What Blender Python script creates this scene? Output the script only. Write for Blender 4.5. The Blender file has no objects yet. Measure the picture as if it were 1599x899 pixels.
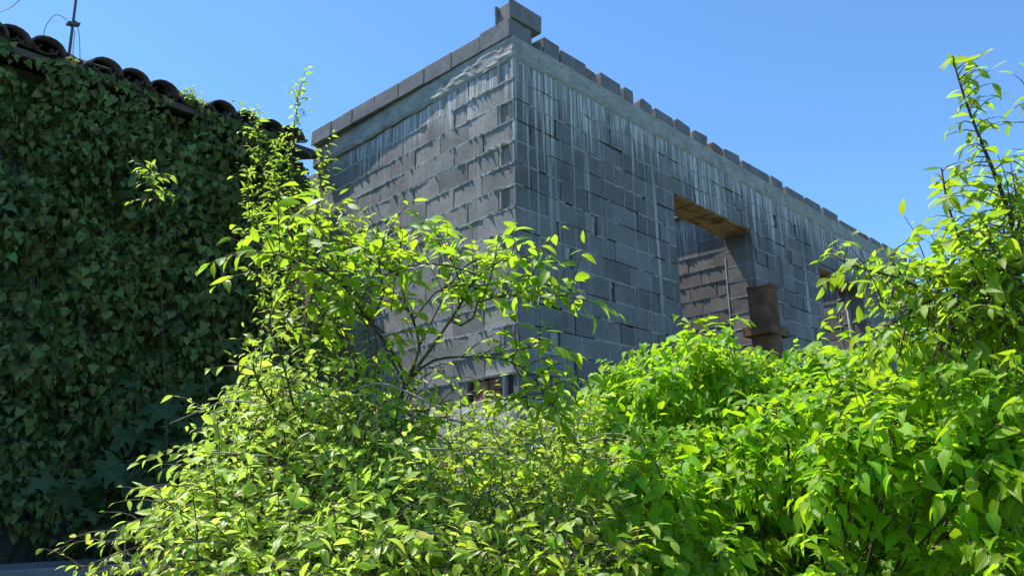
import bpy, math, random
import numpy as np
from mathutils import Vector, Matrix

random.seed(7)
RNG = np.random.default_rng(11)
SC = bpy.context.scene
COL = SC.collection
UP = np.array([0.0, 0.0, 1.0])
Z0 = 5.3129                       # height of the first bed joint above the street

# ------------------------------------------------------------------ camera
CAM = np.array([-4.6858, -4.4034, 1.6])
YAW, PITCH, ROLL, FPX = 0.76130, 0.26660, -0.0160, 1250.68
_f = np.array([math.cos(YAW)*math.cos(PITCH), math.sin(YAW)*math.cos(PITCH), math.sin(PITCH)])
_r0 = np.array([math.sin(YAW), -math.cos(YAW), 0.0]); _u0 = np.cross(_r0, _f)
_r = _r0*math.cos(ROLL) + _u0*math.sin(ROLL); _u = np.cross(_r, _f)

def ray(u, v):
    d = _f + _r*(u-799.5)/FPX - _u*(v-449.5)/FPX
    return d/np.linalg.norm(d)
def at(u, v, d): return CAM + ray(u, v)*d
def on_y(u, v, y):
    d = ray(u, v); return CAM + d*((y-CAM[1])/d[1])
def on_x(u, v, x):
    d = ray(u, v); return CAM + d*((x-CAM[0])/d[0])

cd = bpy.data.cameras.new('camera'); cam = bpy.data.objects.new('camera', cd); COL.objects.link(cam)
cam.matrix_world = Matrix(((_r[0], _u[0], -_f[0], CAM[0]), (_r[1], _u[1], -_f[1], CAM[1]), (_r[2], _u[2], -_f[2], CAM[2]), (0, 0, 0, 1)))
cd.sensor_width = 36; cd.lens = FPX/1599*36; cd.clip_start = 0.05; cd.clip_end = 2000
SC.camera = cam

# ------------------------------------------------------------------ light
SUN = Vector((-0.17, 0.43, 1.0)).normalized()
w = bpy.data.worlds.new('World'); SC.world = w; w.use_nodes = True
nt = w.node_tree
bg = nt.nodes['Background']; sky = nt.nodes.new('ShaderNodeTexSky')
sky.sky_type = 'NISHITA'; sky.sun_disc = False
sky.sun_elevation = math.asin(SUN.z); sky.sun_rotation = math.atan2(SUN.x, SUN.y)
sky.air_density = 1.0; sky.dust_density = 0.25; sky.ozone_density = 8.0; sky.altitude = 300
mul = nt.nodes.new('ShaderNodeVectorMath'); mul.operation = 'MULTIPLY'; mul.inputs[1].default_value = (.84, 1.03, 1.06)
nt.links.new(sky.outputs[0], mul.inputs[0]); nt.links.new(mul.outputs[0], bg.inputs[0]); bg.inputs[1].default_value = 0.15
ld = bpy.data.lights.new('sun', 'SUN'); ld.energy = 5.0; ld.angle = math.radians(0.5); ld.color = (1.0, 0.95, 0.87)
lo = bpy.data.objects.new('sun', ld); COL.objects.link(lo); lo.rotation_mode = 'QUATERNION'
lo.rotation_quaternion = SUN.to_track_quat('Z', 'Y'); lo.location = (-5, 8, 30)
SC.view_settings.view_transform = 'Standard'; SC.view_settings.look = 'None'
SC.view_settings.gamma = 1; SC.view_settings.exposure = 0.66; SC.view_settings.use_curve_mapping = False
SC.cycles.max_bounces = 8; SC.cycles.transmission_bounces = 4; SC.cycles.diffuse_bounces = 6

# ------------------------------------------------------------------ objects
def tag(o, label=None, cat=None, group=None, kind=None):
    if label: o['label'] = label
    if cat: o['category'] = cat
    if group: o['group'] = group
    if kind: o['kind'] = kind
    return o
def empty(name, loc, label, cat, group=None):
    o = bpy.data.objects.new(name, None); COL.objects.link(o); o.location = loc; o.empty_display_size = 0.1
    return tag(o, label, cat, group)
def link(name, me, mat, parent=None):
    o = bpy.data.objects.new(name, me); COL.objects.link(o)
    if mat is not None:
        for m in (mat if isinstance(mat, (list, tuple)) else [mat]): me.materials.append(m)
    if parent is not None:
        o.parent = parent
        p = Vector((0, 0, 0)); q = parent
        while q is not None: p = p + Vector(q.location); q = q.parent
        o.location = -p            # meshes are written in world coordinates
    return o

class MB:
    """collects shapes, links them as one mesh object"""
    def __init__(s): s.v = []; s.f = []; s.m = []
    def add(s, vs, fs, mi=0):
        n = len(s.v); s.v.extend([tuple(map(float, p)) for p in vs]); s.f.extend([tuple(i+n for i in f) for f in fs]); s.m.extend([mi]*len(fs))
    def hexa(s, c, mi=0):          # 8 corners: 4 bottom (ccw), 4 top
        s.add(c, [(3, 2, 1, 0), (4, 5, 6, 7), (0, 1, 5, 4), (1, 2, 6, 5), (2, 3, 7, 6), (3, 0, 4, 7)], mi)
    def box(s, x0, x1, y0, y1, z0, z1, j=0.0, mi=0):
        c = [(x0, y0, z0), (x1, y0, z0), (x1, y1, z0), (x0, y1, z0), (x0, y0, z1), (x1, y0, z1), (x1, y1, z1), (x0, y1, z1)]
        if j: c = [tuple(a+random.uniform(-j, j) for a in p) for p in c]
        s.hexa(c, mi)
    def tube(s, pts, r0, r1=None, n=6, cap=True, mi=0):
        pts = np.asarray(pts, float); r1 = r0 if r1 is None else r1; k = len(pts)
        T = np.gradient(pts, axis=0); T /= np.linalg.norm(T, axis=1)[:, None]+1e-9
        a = np.array([0, 0, 1.0]) if abs(T[0][2]) < .9 else np.array([1.0, 0, 0])
        A = np.cross(T, a); A /= np.linalg.norm(A, axis=1)[:, None]+1e-9; Bn = np.cross(T, A)
        R = np.linspace(r0, r1, k); th = np.arange(n)*2*math.pi/n
        V = pts[:, None, :] + R[:, None, None]*(A[:, None, :]*np.cos(th)[None, :, None] + Bn[:, None, :]*np.sin(th)[None, :, None])
        fs = [(i*n+j, i*n+(j+1) % n, (i+1)*n+(j+1) % n, (i+1)*n+j) for i in range(k-1) for j in range(n)]
        if cap: fs += [tuple(range(n-1, -1, -1)), tuple((k-1)*n+j for j in range(n))]
        s.add(V.reshape(-1, 3), fs, mi)
    def build(s, name, mat, parent=None, smooth=False, bevel=0.0):
        me = bpy.data.meshes.new(name); me.from_pydata(s.v, [], s.f); me.update()
        o = link(name, me, mat, parent)
        if s.m and max(s.m) > 0: me.polygons.foreach_set('material_index', s.m)
        if smooth: me.polygons.foreach_set('use_smooth', [True]*len(s.f))
        if bevel:
            b = o.modifiers.new('bevel', 'BEVEL'); b.width = bevel; b.segments = 2; b.limit_method = 'ANGLE'
        return o

# ------------------------------------------------------------------ materials
class NT:
    def __init__(s, name):
        s.m = bpy.data.materials.new(name); s.m.use_nodes = True; s.t = s.m.node_tree; s.t.nodes.clear()
        s.out = s.n('ShaderNodeOutputMaterial')
    def n(s, t, **k):
        x = s.t.nodes.new(t)
        for a, b in k.items(): setattr(x, a, b)
        return x
    def l(s, a, b): s.t.links.new(a, b)
    def setin(s, node, i, v):
        if hasattr(v, 'is_output') or isinstance(v, bpy.types.NodeSocket): s.l(v, node.inputs[i])
        else: node.inputs[i].default_value = v
    def math(s, op, a, b=0.0, c=None, clamp=False):
        x = s.n('ShaderNodeMath', operation=op, use_clamp=clamp); s.setin(x, 0, a); s.setin(x, 1, b)
        if c is not None: s.setin(x, 2, c)
        return x.outputs[0]
    def mix(s, f, a, b, blend='MIX'):
        x = s.n('ShaderNodeMix', data_type='RGBA', blend_type=blend); s.setin(x, 0, f)
        s.setin(x, 6, a if not isinstance(a, tuple) else (*a, 1)[:4]); s.setin(x, 7, b if not isinstance(b, tuple) else (*b, 1)[:4])
        return x.outputs[2]
    def noise(s, vec, scale, detail=4, rough=.6, dist=0.0):
        x = s.n('ShaderNodeTexNoise'); x.inputs['Scale'].default_value = scale; x.inputs['Detail'].default_value = detail
        x.inputs['Roughness'].default_value = rough; x.inputs['Distortion'].default_value = dist
        if vec is not None: s.l(vec, x.inputs['Vector'])
        return x.outputs[0]
    def ramp(s, f, a, b):           # linear map a..b -> 0..1
        x = s.n('ShaderNodeMapRange', clamp=True); s.setin(x, 0, f); s.setin(x, 1, a); s.setin(x, 2, b); return x.outputs[0]
    def pos(s): return s.n('ShaderNodeNewGeometry').outputs['Position']
    def scale(s, vec, xyz):
        x = s.n('ShaderNodeVectorMath', operation='MULTIPLY'); s.l(vec, x.inputs[0]); x.inputs[1].default_value = xyz; return x.outputs[0]
    def bump(s, h, strength=.4, dist=.01):
        x = s.n('ShaderNodeBump'); x.inputs['Strength'].default_value = strength; x.inputs['Distance'].default_value = dist; s.l(h, x.inputs['Height']); return x.outputs[0]
    def rnd(s): return s.n('ShaderNodeNewGeometry').outputs['Random Per Island']
    def bsdf(s, col, rough=.9, spec=.3, normal=None, metal=0.0):
        b = s.n('ShaderNodeBsdfPrincipled'); s.setin(b, 'Base Color', col if not isinstance(col, tuple) else (*col, 1)[:4])
        s.setin(b, 'Roughness', rough); b.inputs['Specular IOR Level'].default_value = spec; s.setin(b, 'Metallic', metal)
        if normal is not None: s.l(normal, b.inputs['Normal'])
        return b.outputs[0]
    def done(s, sh): s.l(sh, s.out.inputs[0]); return s.m

def rough_mat(name, c1, c2, scale=6, fine=90, rough=.92, bump=.5, isl=0.0, dist=.008):
    k = NT(name); p = k.pos()
    n1 = k.noise(p, scale, 5, .65); n2 = k.noise(p, fine, 3, .7)
    f = k.math('ADD', k.math('MULTIPLY', n1, .65), k.math('MULTIPLY', n2, .35))
    col = k.mix(k.ramp(f, .35, .65), c1, c2)
    if isl:
        v = k.math('ADD', k.math('MULTIPLY', k.rnd(), isl), 1-isl/2)
        h = k.n('ShaderNodeHueSaturation'); k.l(col, h.inputs['Color']); k.l(v, h.inputs['Value']); col = h.outputs[0]
    return k.done(k.bsdf(col, rough, .25, k.bump(f, bump, dist)))

def cinder(name, streak_len=(0.15, 1.3), streak_amt=1.0, ztop=Z0+.21, amt=.9, c1=(.115, .113, .114), c2=(.235, .23, .222)):
    """dark clinker block, limewater runs hanging down from the ring beam"""
    k = NT(name); p = k.pos()
    n1 = k.noise(p, 3.0, 4, .6); n2 = k.noise(p, 160, 3, .75); n3 = k.noise(p, 28, 3, .6)
    f = k.math('ADD', k.math('MULTIPLY', n1, .45), k.math('ADD', k.math('MULTIPLY', n2, .3), k.math('MULTIPLY', n3, .25)))
    col = k.mix(k.ramp(f, .36, .64), c1, c2)
    v = k.math('ADD', k.math('MULTIPLY', k.rnd(), .42), .8)
    h = k.n('ShaderNodeHueSaturation'); k.l(col, h.inputs['Color']); k.l(v, h.inputs['Value']); col = h.outputs[0]
    sep = k.n('ShaderNodeSeparateXYZ'); k.l(p, sep.inputs[0])
    s = k.math('SUBTRACT', sep.outputs[0], sep.outputs[1]); z = sep.outputs[2]
    def line(a, b, c):
        cb = k.n('ShaderNodeCombineXYZ'); k.setin(cb, 0, a); k.setin(cb, 1, b); k.setin(cb, 2, c); return cb.outputs[0]
    wob = k.math('MULTIPLY', k.noise(line(k.math('MULTIPLY', s, 6.0), k.math('MULTIPLY', z, 5.0), 3.3), 1.0, 2), .02)
    sw = k.math('ADD', s, wob)
    thin = k.noise(line(k.math('MULTIPLY', sw, 48.0), k.math('MULTIPLY', z, .5), 0.0), 1.0, 2, .6)
    lenn = k.noise(line(k.math('MULTIPLY', sw, 17.0), 7.7, 0.0), 1.0, 3, .75)
    region = k.noise(line(k.math('MULTIPLY', s, 1.1), 1.7, 4.0), 1.0, 2, .5)
    L = k.math('ADD', streak_len[0], k.math('MULTIPLY', k.math('MULTIPLY', k.ramp(lenn, .38, .8), k.ramp(region, .30, .66)), streak_len[1]*1.6))
    below = k.math('SUBTRACT', ztop, z)
    fade = k.math('SUBTRACT', 1.0, k.ramp(k.math('DIVIDE', below, L), .55, 1.05), clamp=True)
    thick = k.noise(line(k.math('MULTIPLY', sw, 19.0), k.math('MULTIPLY', z, .35), 5.0), 1.0, 2, .6)
    core = k.math('MAXIMUM', k.ramp(thin, .50, .57), k.math('MULTIPLY', k.ramp(thick, .54, .60), .9))
    ln = k.noise(line(k.math('MULTIPLY', sw, 9.0), k.math('MULTIPLY', z, .12), 21.0), 1.0, 1, .5)
    lreg = k.ramp(k.noise(line(k.math('MULTIPLY', s, 1.6), 2.2, 14.0), 1.0, 2, .5), .40, .6)
    lmask = k.math('MULTIPLY', k.math('SUBTRACT', 1.0, k.ramp(k.math('ABSOLUTE', k.math('SUBTRACT', ln, .5)), .008, .02), clamp=True), k.math('MULTIPLY', lreg, k.math('SUBTRACT', 1.0, k.ramp(k.math('SUBTRACT', ztop, z), 1.2, 2.6), clamp=True)))
    lmask = k.math('MULTIPLY', lmask, streak_len[1]*.45, clamp=True)
    wash = k.math('MULTIPLY', k.math('SUBTRACT', 1.0, k.ramp(below, .0, .5), clamp=True), k.ramp(k.noise(line(k.math('MULTIPLY', sw, 11.0), k.math('MULTIPLY', z, 1.5), 9.0), 1.0, 3, .6), .4, .7))
    m = k.math('MULTIPLY', k.math('MAXIMUM', lmask, k.math('MAXIMUM', k.math('MULTIPLY', core, fade), k.math('MULTIPLY', wash, .55))), amt*streak_amt, clamp=True)
    col = k.mix(m, col, (.62, .64, .62))
    # chalky patches where mortar was wiped across the blocks
    pat = k.math('MULTIPLY', k.ramp(k.noise(p, 2.2, 6, .7, .6), .60, .72), k.ramp(k.noise(p, 35, 3, .7), .38, .66))
    col = k.mix(k.math('MULTIPLY', pat, .5), col, (.36, .37, .36))
    hb = k.math('ADD', f, k.math('MULTIPLY', m, .25))
    return k.done(k.bsdf(col, .95, .2, k.bump(hb, .7, .008)))

def leaf_mat(name, dif, trans, dry=None, drya=.0, rough=.42, tmix=.5, var=.5, yel=.12, spec=.5):
    k = NT(name); p = k.pos(); r = k.rnd()
    uv = k.n('ShaderNodeUVMap'); sp = k.n('ShaderNodeSeparateXYZ'); k.l(uv.outputs[0], sp.inputs[0])
    n = k.noise(p, 2.3, 2, .5)
    val = k.math('ADD', k.math('MULTIPLY', r, var), 1-var*.55)
    val = k.math('MULTIPLY', val, k.math('ADD', .72, k.math('MULTIPLY', n, .56)))
    rib = k.math('SUBTRACT', 1.0, k.ramp(k.math('ABSOLUTE', k.math('SUBTRACT', sp.outputs[0], .5)), .0, .055), clamp=True)
    wv = k.n('ShaderNodeTexWave', wave_type='BANDS', bands_direction='Y'); wv.inputs['Scale'].default_value = 3.0; wv.inputs['Distortion'].default_value = 0.6
    vv = k.n('ShaderNodeCombineXYZ'); k.l(k.math('ADD', sp.outputs[1], k.math('MULTIPLY', k.math('ABSOLUTE', k.math('SUBTRACT', sp.outputs[0], .5)), -.7)), vv.inputs[1]); k.l(vv.outputs[0], wv.inputs[0])
    vein = wv.outputs['Fac']
    hue = k.math('ADD', .5, k.math('MULTIPLY', k.math('SUBTRACT', k.math('FRACT', k.math('MULTIPLY', r, 7.31)), .5), -yel*.35))
    def tint(c):
        h = k.n('ShaderNodeHueSaturation'); k.setin(h, 'Color', (*c, 1)); k.l(val, h.inputs['Value']); k.l(hue, h.inputs['Hue'])
        x = h.outputs[0]
        x = k.mix(k.math('MULTIPLY', rib, .35), x, tuple(min(1, a*1.9+.02) for a in c))
        x = k.mix(k.math('MULTIPLY', vein, .12), x, tuple(a*.55 for a in c))
        if dry: x = k.mix(k.math('MULTIPLY', k.ramp(k.math('FRACT', k.math('MULTIPLY', r, 3.77)), 1-drya, 1-drya+.01), .8), x, dry)
        return x
    bmp = k.bump(k.math('SUBTRACT', vein, k.math('MULTIPLY', rib, 1.0)), .25, .002)
    a = k.bsdf(tint(dif), k.math('ADD', rough-.1, k.math('MULTIPLY', r, .2)), spec, bmp)
    t = k.n('ShaderNodeBsdfTranslucent'); k.l(tint(trans), t.inputs[0])
    mx = k.n('ShaderNodeMixShader'); mx.inputs[0].default_value = tmix; k.l(a, mx.inputs[1]); k.l(t.outputs[0], mx.inputs[2])
    return k.done(mx.outputs[0])

M = {}
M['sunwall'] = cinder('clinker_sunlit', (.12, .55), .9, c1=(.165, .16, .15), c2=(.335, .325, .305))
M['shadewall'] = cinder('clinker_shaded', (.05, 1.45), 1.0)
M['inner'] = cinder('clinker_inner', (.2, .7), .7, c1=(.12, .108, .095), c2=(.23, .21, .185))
M['block'] = rough_mat('clinker_loose', (.155, .153, .157), (.27, .265, .265), 5, 130, .95, .7, .35)
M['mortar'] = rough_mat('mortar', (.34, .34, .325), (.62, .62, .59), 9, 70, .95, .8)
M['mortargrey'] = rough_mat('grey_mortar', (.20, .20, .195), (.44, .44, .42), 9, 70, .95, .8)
M['void'] = rough_mat('dark_core', (.03, .03, .032), (.06, .06, .06), 9, 60, .95, .5)
M['band'] = rough_mat('ring_beam_concrete', (.23, .235, .215), (.46, .46, .41), 5, 60, .95, .9, 0, .012)
M['found'] = rough_mat('rough_concrete', (.17, .17, .165), (.46, .455, .43), 7, 55, .95, 1.0, 0, .015)
M['brick'] = rough_mat('red_brick', (.20, .075, .05), (.38, .19, .13), 12, 80, .9, .8, .5)
M['rubble'] = rough_mat('broken_block', (.13, .09, .08), (.30, .22, .19), 14, 70, .95, 1.0, .4)
M['rust'] = rough_mat('rust', (.07, .036, .02), (.22, .115, .06), 6, 45, .8, .8)
M['tile'] = rough_mat('old_clay_tile', (.06, .052, .052), (.13, .105, .10), 8, 50, .9, .6, .4)
M['dirtwall'] = rough_mat('old_render', (.10, .10, .09), (.2, .2, .19), 3, 40)
M['soil'] = rough_mat('soil', (.045, .06, .02), (.12, .12, .06), .9, 9)
M['path'] = rough_mat('path_concrete', (.16, .16, .15), (.28, .28, .27), 3, 50)
M['steel'] = rough_mat('dull_steel', (.06, .065, .07), (.12, .12, .13), 20, 90, .5, .2)
M['pale'] = rough_mat('pale_board', (.45, .42, .35), (.62, .58, .5), 9, 60)
M['bark'] = rough_mat('bark', (.06, .045, .035), (.15, .115, .09), 25, 120, .85, .9)
M['twig'] = rough_mat('dead_twig', (.22, .19, .16), (.42, .38, .33), 30, 120, .8, .5)
M['greenstem'] = rough_mat('green_stem', (.10, .13, .04), (.17, .19, .07), 20, 80, .6, .3)
M['greywood'] = rough_mat('weathered_post', (.20, .18, .15), (.36, .33, .29), 14, 90, .9, .6)
def wood(name, a, b):
    k = NT(name); p = k.pos(); g = k.noise(k.scale(p, (2.0, 26.0, 26.0)), 1.0, 5, .65, .8); q = k.noise(p, 3.2, 4, .6)
    col = k.mix(k.ramp(g, .32, .68), a, b); col = k.mix(k.ramp(q, .5, .68), col, (.15, .055, .03))
    return k.done(k.bsdf(col, .85, .25, k.bump(g, .5, .006)))
M['form'] = wood('formwork_board', (.20, .13, .07), (.46, .36, .23))
M['plum'] = leaf_mat('plum_leaf', (.18, .285, .014), (.50, .76, .03))
M['plumfar'] = leaf_mat('sapling_leaf', (.19, .29, .03), (.48, .70, .06))
M['bram'] = leaf_mat('thicket_leaf', (.33, .47, .05), (.60, .82, .09), rough=.36, spec=.6, dry=(.5, .45, .2), drya=.03)
M['low'] = leaf_mat('low_shrub_leaf', (.28, .41, .04), (.58, .80, .06), dry=(.35, .30, .10), drya=.03, rough=.36)
M['hedge'] = leaf_mat('creeper_leaf', (.18, .345, .010), (.47, .80, .014), rough=.42, spec=.3, dry=(.34, .26, .06), drya=.012)
M['tree'] = leaf_mat('young_tree_leaf', (.19, .30, .016), (.50, .76, .03))
M['ivy'] = leaf_mat('ivy_leaf', (.15, .205, .062), (.24, .34, .05), rough=.55, tmix=.3, yel=.35, spec=.25, var=1.1, dry=(.15, .11, .05), drya=.025)
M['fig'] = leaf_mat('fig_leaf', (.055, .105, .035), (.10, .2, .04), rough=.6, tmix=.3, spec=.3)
M['roofweed'] = leaf_mat('weed_leaf', (.12, .2, .03), (.4, .6, .06))

# ------------------------------------------------------------------ leaves
def blade(rows, lobes=0.0, fold=.35, droop=.25, ripple=0.0):
    """rows: (t along, half width); returns template verts (x across, y along, z up), faces, uvs; length 1"""
    V = [(0, 0, 0)]; W = max(wd for _, wd in rows); U = [(.5, 0)]
    for i, (t, wd) in enumerate(rows):
        zc = -droop*t*t; back = lobes*max(0, 1-i)
        rp = ripple*(1 if i % 2 else -1)
        V += [(-wd, t-back, zc+fold*wd+rp), (0, t, zc), (wd, t-back, zc+fold*wd-rp)]
        U += [(.5-.5*wd/W, t), (.5, t), (.5+.5*wd/W, t)]
    V.append((0, 1, -droop)); U.append((.5, 1)); tip = len(V)-1
    F = [(0, 2, 1), (0, 3, 2)]
    for i in range(len(rows)-1):
        a = 1+3*i; b = a+3
        F += [(a, a+1, b+1, b), (a+1, a+2, b+2, b+1)]
    a = 1+3*(len(rows)-1); F += [(a, a+1, tip), (a+1, a+2, tip)]
    return np.array(V, float), F, np.array(U, float)
def outline(pts, fold=.2, droop=.2):
    """lobed leaf: right-hand outline points from base to tip, mirrored, fanned from the midrib"""
    R = np.array(pts, float); V = []; F = []; U = []
    n = len(R); ys = np.linspace(0.0, 1.0, n)
    W = R[:, 0].max()
    for i in range(n):
        y = max(min(R[i, 1], 1.0), 0.0) if i else 0.0
        mid = (0, i/(n-1), -droop*(i/(n-1))**2)
        V.append(mid); U.append((.5, i/(n-1)))
        zz = -droop*R[i, 1]**2
        V.append((R[i, 0], R[i, 1], zz+fold*R[i, 0])); V.append((-R[i, 0], R[i, 1], zz+fold*R[i, 0]))
        U.append((.5+.5*R[i, 0]/W, R[i, 1])); U.append((.5-.5*R[i, 0]/W, R[i, 1]))
    for i in range(n-1):
        a, b = 3*i, 3*i+3
        F.append((a, a+1, b+1, b)); F.append((a, b, b+2, a+2))
    return np.array(V, float), F, np.array(U, float)
LEAF = {
    'plum': blade([(.08, .06), (.3, .18), (.55, .205), (.8, .115)], 0, .32, .25),
    'small': blade([(.1, .1), (.35, .24), (.7, .19)], 0, .3, .25),
    'heart': blade([(.05, .22), (.24, .33), (.50, .29), (.76, .14)], .10, .30, .32, .01),
    'ivy': outline([(0.0, 0.0), (.30, -.12), (.52, .10), (.36, .34), (.40, .52), (.20, .66), (0.001, 1.0)], .18, .22),
    'fig': outline([(0, 0), (.22, -.02), (.52, .10), (.62, .28), (.30, .34), (.26, .40), (.50, .62), (.52, .76), (.24, .62), (.17, .66), (.20, .86), (0.001, 1.0)], .12, .3),
}
def norm(a): return a/(np.linalg.norm(a, axis=-1, keepdims=True)+1e-9)

class Foliage:
    def __init__(s, kind): s.k = kind; s.p = []; s.a = []; s.n = []; s.s = []
    def add(s, p, a, n, sz): s.p.append(p); s.a.append(a); s.n.append(n); s.s.append(sz)
    def build(s, name, mat, parent):
        T, F, U = LEAF[s.k]
        P = np.array(s.p); A = norm(np.array(s.a)); N = np.array(s.n); S = np.array(s.s); m = len(P)
        X = norm(np.cross(A, N)); N = np.cross(X, A)
        # individual curl and twist
        curl = RNG.uniform(-.5, 1.9, m)[:, None]; wid = RNG.uniform(.72, 1.18, m)[:, None]; tw = RNG.normal(0, .22, m)[:, None]
        tx, ty, tz = T[:, 0][None, :]*wid, T[:, 1][None, :].repeat(m, 0), T[:, 2][None, :]*(.7+curl*.6)
        tz = tz + tw*tx*ty*1.4; bend = RNG.normal(0, .10, m)[:, None]; tx = tx + bend*ty*ty
        V = P[:, None, :] + S[:, None, None]*(X[:, None, :]*tx[..., None] + A[:, None, :]*ty[..., None] + N[:, None, :]*tz[..., None])
        nv = len(T); lt = np.array([len(f) for f in F]); fl = np.concatenate([np.array(f) for f in F])
        loops = (fl[None, :] + (np.arange(m)*nv)[:, None]).ravel()
        tot = np.tile(lt, m); start = np.concatenate([[0], np.cumsum(tot)[:-1]])
        me = bpy.data.meshes.new(name)
        me.vertices.add(m*nv); me.vertices.foreach_set('co', V.reshape(-1).astype(np.float32))
        me.loops.add(len(loops)); me.loops.foreach_set('vertex_index', loops.astype(np.int32))
        me.polygons.add(len(tot)); me.polygons.foreach_set('loop_start', start.astype(np.int32)); me.polygons.foreach_set('loop_total', tot.astype(np.int32))
        me.update(calc_edges=True)
        uvl = me.uv_layers.new(name='UVMap'); uvl.data.foreach_set('uv', np.tile(U[fl], (m, 1)).ravel().astype(np.float32))
        me.polygons.foreach_set('use_smooth', np.ones(len(tot), bool))
        me.validate(clean_customdata=False)
        return link(name, me, mat, parent)

def path(p0, d, L, n, droop, wig=.12):
    pts = [np.array(p0, float)]; d = norm(np.array(d, float)); st = L/n
    for i in range(n):
        d = norm(d + np.array([0, 0, -droop/n]) + RNG.normal(0, wig, 3)/math.sqrt(n)); pts.append(pts[-1] + d*st)
    return np.array(pts)
def resample(ctrl, step):
    c = np.asarray(ctrl, float); k = len(c)
    if k > 2:                       # Catmull-Rom through the control points
        e = np.vstack([2*c[0]-c[1], c, 2*c[-1]-c[-2]]); out = []
        for i in range(k-1):
            a, b, cc, d = e[i:i+4]
            for t in np.linspace(0, 1, 8, endpoint=False):
                out.append(.5*((2*b)+(cc-a)*t+(2*a-5*b+4*cc-d)*t*t+(3*b-a-3*cc+d)*t**3))
        out.append(c[-1]); c = np.array(out)
    s = np.concatenate([[0], np.cumsum(np.linalg.norm(np.diff(c, axis=0), axis=1))]); n = max(2, int(s[-1]/step)+1)
    t = np.linspace(0, s[-1], n)
    return np.stack([np.interp(t, s, c[:, i]) for i in range(3)], 1)
def leafy(fol, pts, leaf, gap, up=1.0, start=.1, spread=.85, sag=.25, tipgrow=True, jit=.3, face=None):
    """alternate leaves down a twig; blades turn up to the light, or towards `face`"""
    s = np.concatenate([[0], np.cumsum(np.linalg.norm(np.diff(pts, axis=0), axis=1))]); L = s[-1]
    n = max(2, int(L*(1-start)/gap)); sg = 1 if RNG.random() < .5 else -1
    for i in range(n+1):
        t = L*(start+(1-start)*i/n); q = np.array([np.interp(t, s, pts[:, j]) for j in range(3)])
        j = min(max(int(np.searchsorted(s, t)), 1), len(pts)-1); d = norm(pts[j]-pts[j-1])
        side = np.cross(d, UP)
        if np.linalg.norm(side) < .35: th = i*2.4; side = np.array([math.cos(th), math.sin(th), 0])
        side = norm(side)*sg; sg = -sg
        fwd = .5+.5*(i/n)
        a = d*fwd*.7 + side*spread*(1-.55*(i == n)) + RNG.normal(0, jit, 3) - UP*sag
        nn = (UP if face is None else face)*up + RNG.normal(0, jit*1.1, 3)
        sz = leaf*RNG.uniform(.55, 1.22)*(1-.45*abs(i/n-.45) if tipgrow else 1)
        fol.add(q, a, nn, sz)

class Plant:
    def __init__(s, name, loc, label, cat, kind, leafm, stemm='bark', leafname='foliage', stemname='stem'):
        s.root = empty(name, loc, label, cat); s.f = Foliage(kind); s.st = MB(); s.lm = M[leafm]; s.sm = M[stemm]; s.ln, s.sn = leafname, stemname
    def limb(s, ctrl, r0, r1, step=.06, n=6):
        p = resample(ctrl, step); s.st.tube(p, r0, r1, n); return p
    def twig(s, p0, d, L, leaf, gap=.04, droop=.5, r=.0025, **k):
        p = path(p0, d, L, max(3, int(L/.05)), droop); s.st.tube(p, r, r*.35, 4, False); leafy(s.f, p, leaf, gap, **k); return p
    def dress(s, p, every, L, leaf, start=.15, up=.5, out=.8, droop=.6, gap=.04, bias=None, **k):
        """short leafy shoots all along a limb"""
        seg = np.concatenate([[0], np.cumsum(np.linalg.norm(np.diff(p, axis=0), axis=1))]); t = seg[-1]*start
        while t < seg[-1]:
            q = np.array([np.interp(t, seg, p[:, j]) for j in range(3)]); j = min(max(int(np.searchsorted(seg, t)), 1), len(p)-1)
            d = norm(p[j]-p[j-1]); rd = RNG.normal(0, 1, 3); rd -= d*(rd@d); rd = norm(rd)
            dd = d*.55 + rd*out + UP*up + (0 if bias is None else bias)
            s.twig(q, dd, L*RNG.uniform(.5, 1.2), leaf, gap, droop, **k); t += every*RNG.uniform(.6, 1.5)
        leafy(s.f, p[-max(3, len(p)//4):], leaf, gap*1.1, **k)
    def build(s):
        s.st.build(s.sn, s.sm, s.root, True); o = s.f.build(s.ln, s.lm, s.root); return o

def inside(poly, u, v):
    c = False; n = len(poly)
    for i in range(n):
        x1, y1 = poly[i]; x2, y2 = poly[(i+1) % n]
        if (y1 > v) != (y2 > v) and u < (x2-x1)*(v-y1)/(y2-y1)+x1: c = not c
    return c
def scatter(poly, n, mind):
    us = [p[0] for p in poly]; vs = [p[1] for p in poly]; out = []; tries = 0
    while len(out) < n and tries < n*60:
        tries += 1; u = RNG.uniform(min(us), max(us)); v = RNG.uniform(min(vs), max(vs))
        if inside(poly, u, v) and all((u-a)**2+(v-b)**2 > mind*mind for a, b in out): out.append((u, v))
    return out

# ------------------------------------------------------------------ ground
def smooth(a, b, x):
    t = min(1, max(0, (x-a)/(b-a))); return t*t*(3-2*t)
def ground_z(x, y):
    return 1.15*smooth(-3.2, 1.2, y) if True else 0
g = MB(); NX = 72
def warp(i): t = (i/NX*2-1); return 9*t + 391*t**7
gx = [warp(i) for i in range(NX+1)]
g.add([(x-1, y, ground_z(x, y)+.04*math.sin(x*1.7)*math.cos(y*2.1)) for y in gx for x in gx],
      [(j*(NX+1)+i, j*(NX+1)+i+1, (j+1)*(NX+1)+i+1, (j+1)*(NX+1)+i) for j in range(NX) for i in range(NX)])
tag(g.build('ground', M['soil'], None, True), kind='structure')
g = MB(); g.box(-9, -.3, 2.0, 2.9, 1.0, 1.24, .004)
tag(g.build('path', M['path'], None, False, .01), kind='structure')

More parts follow.
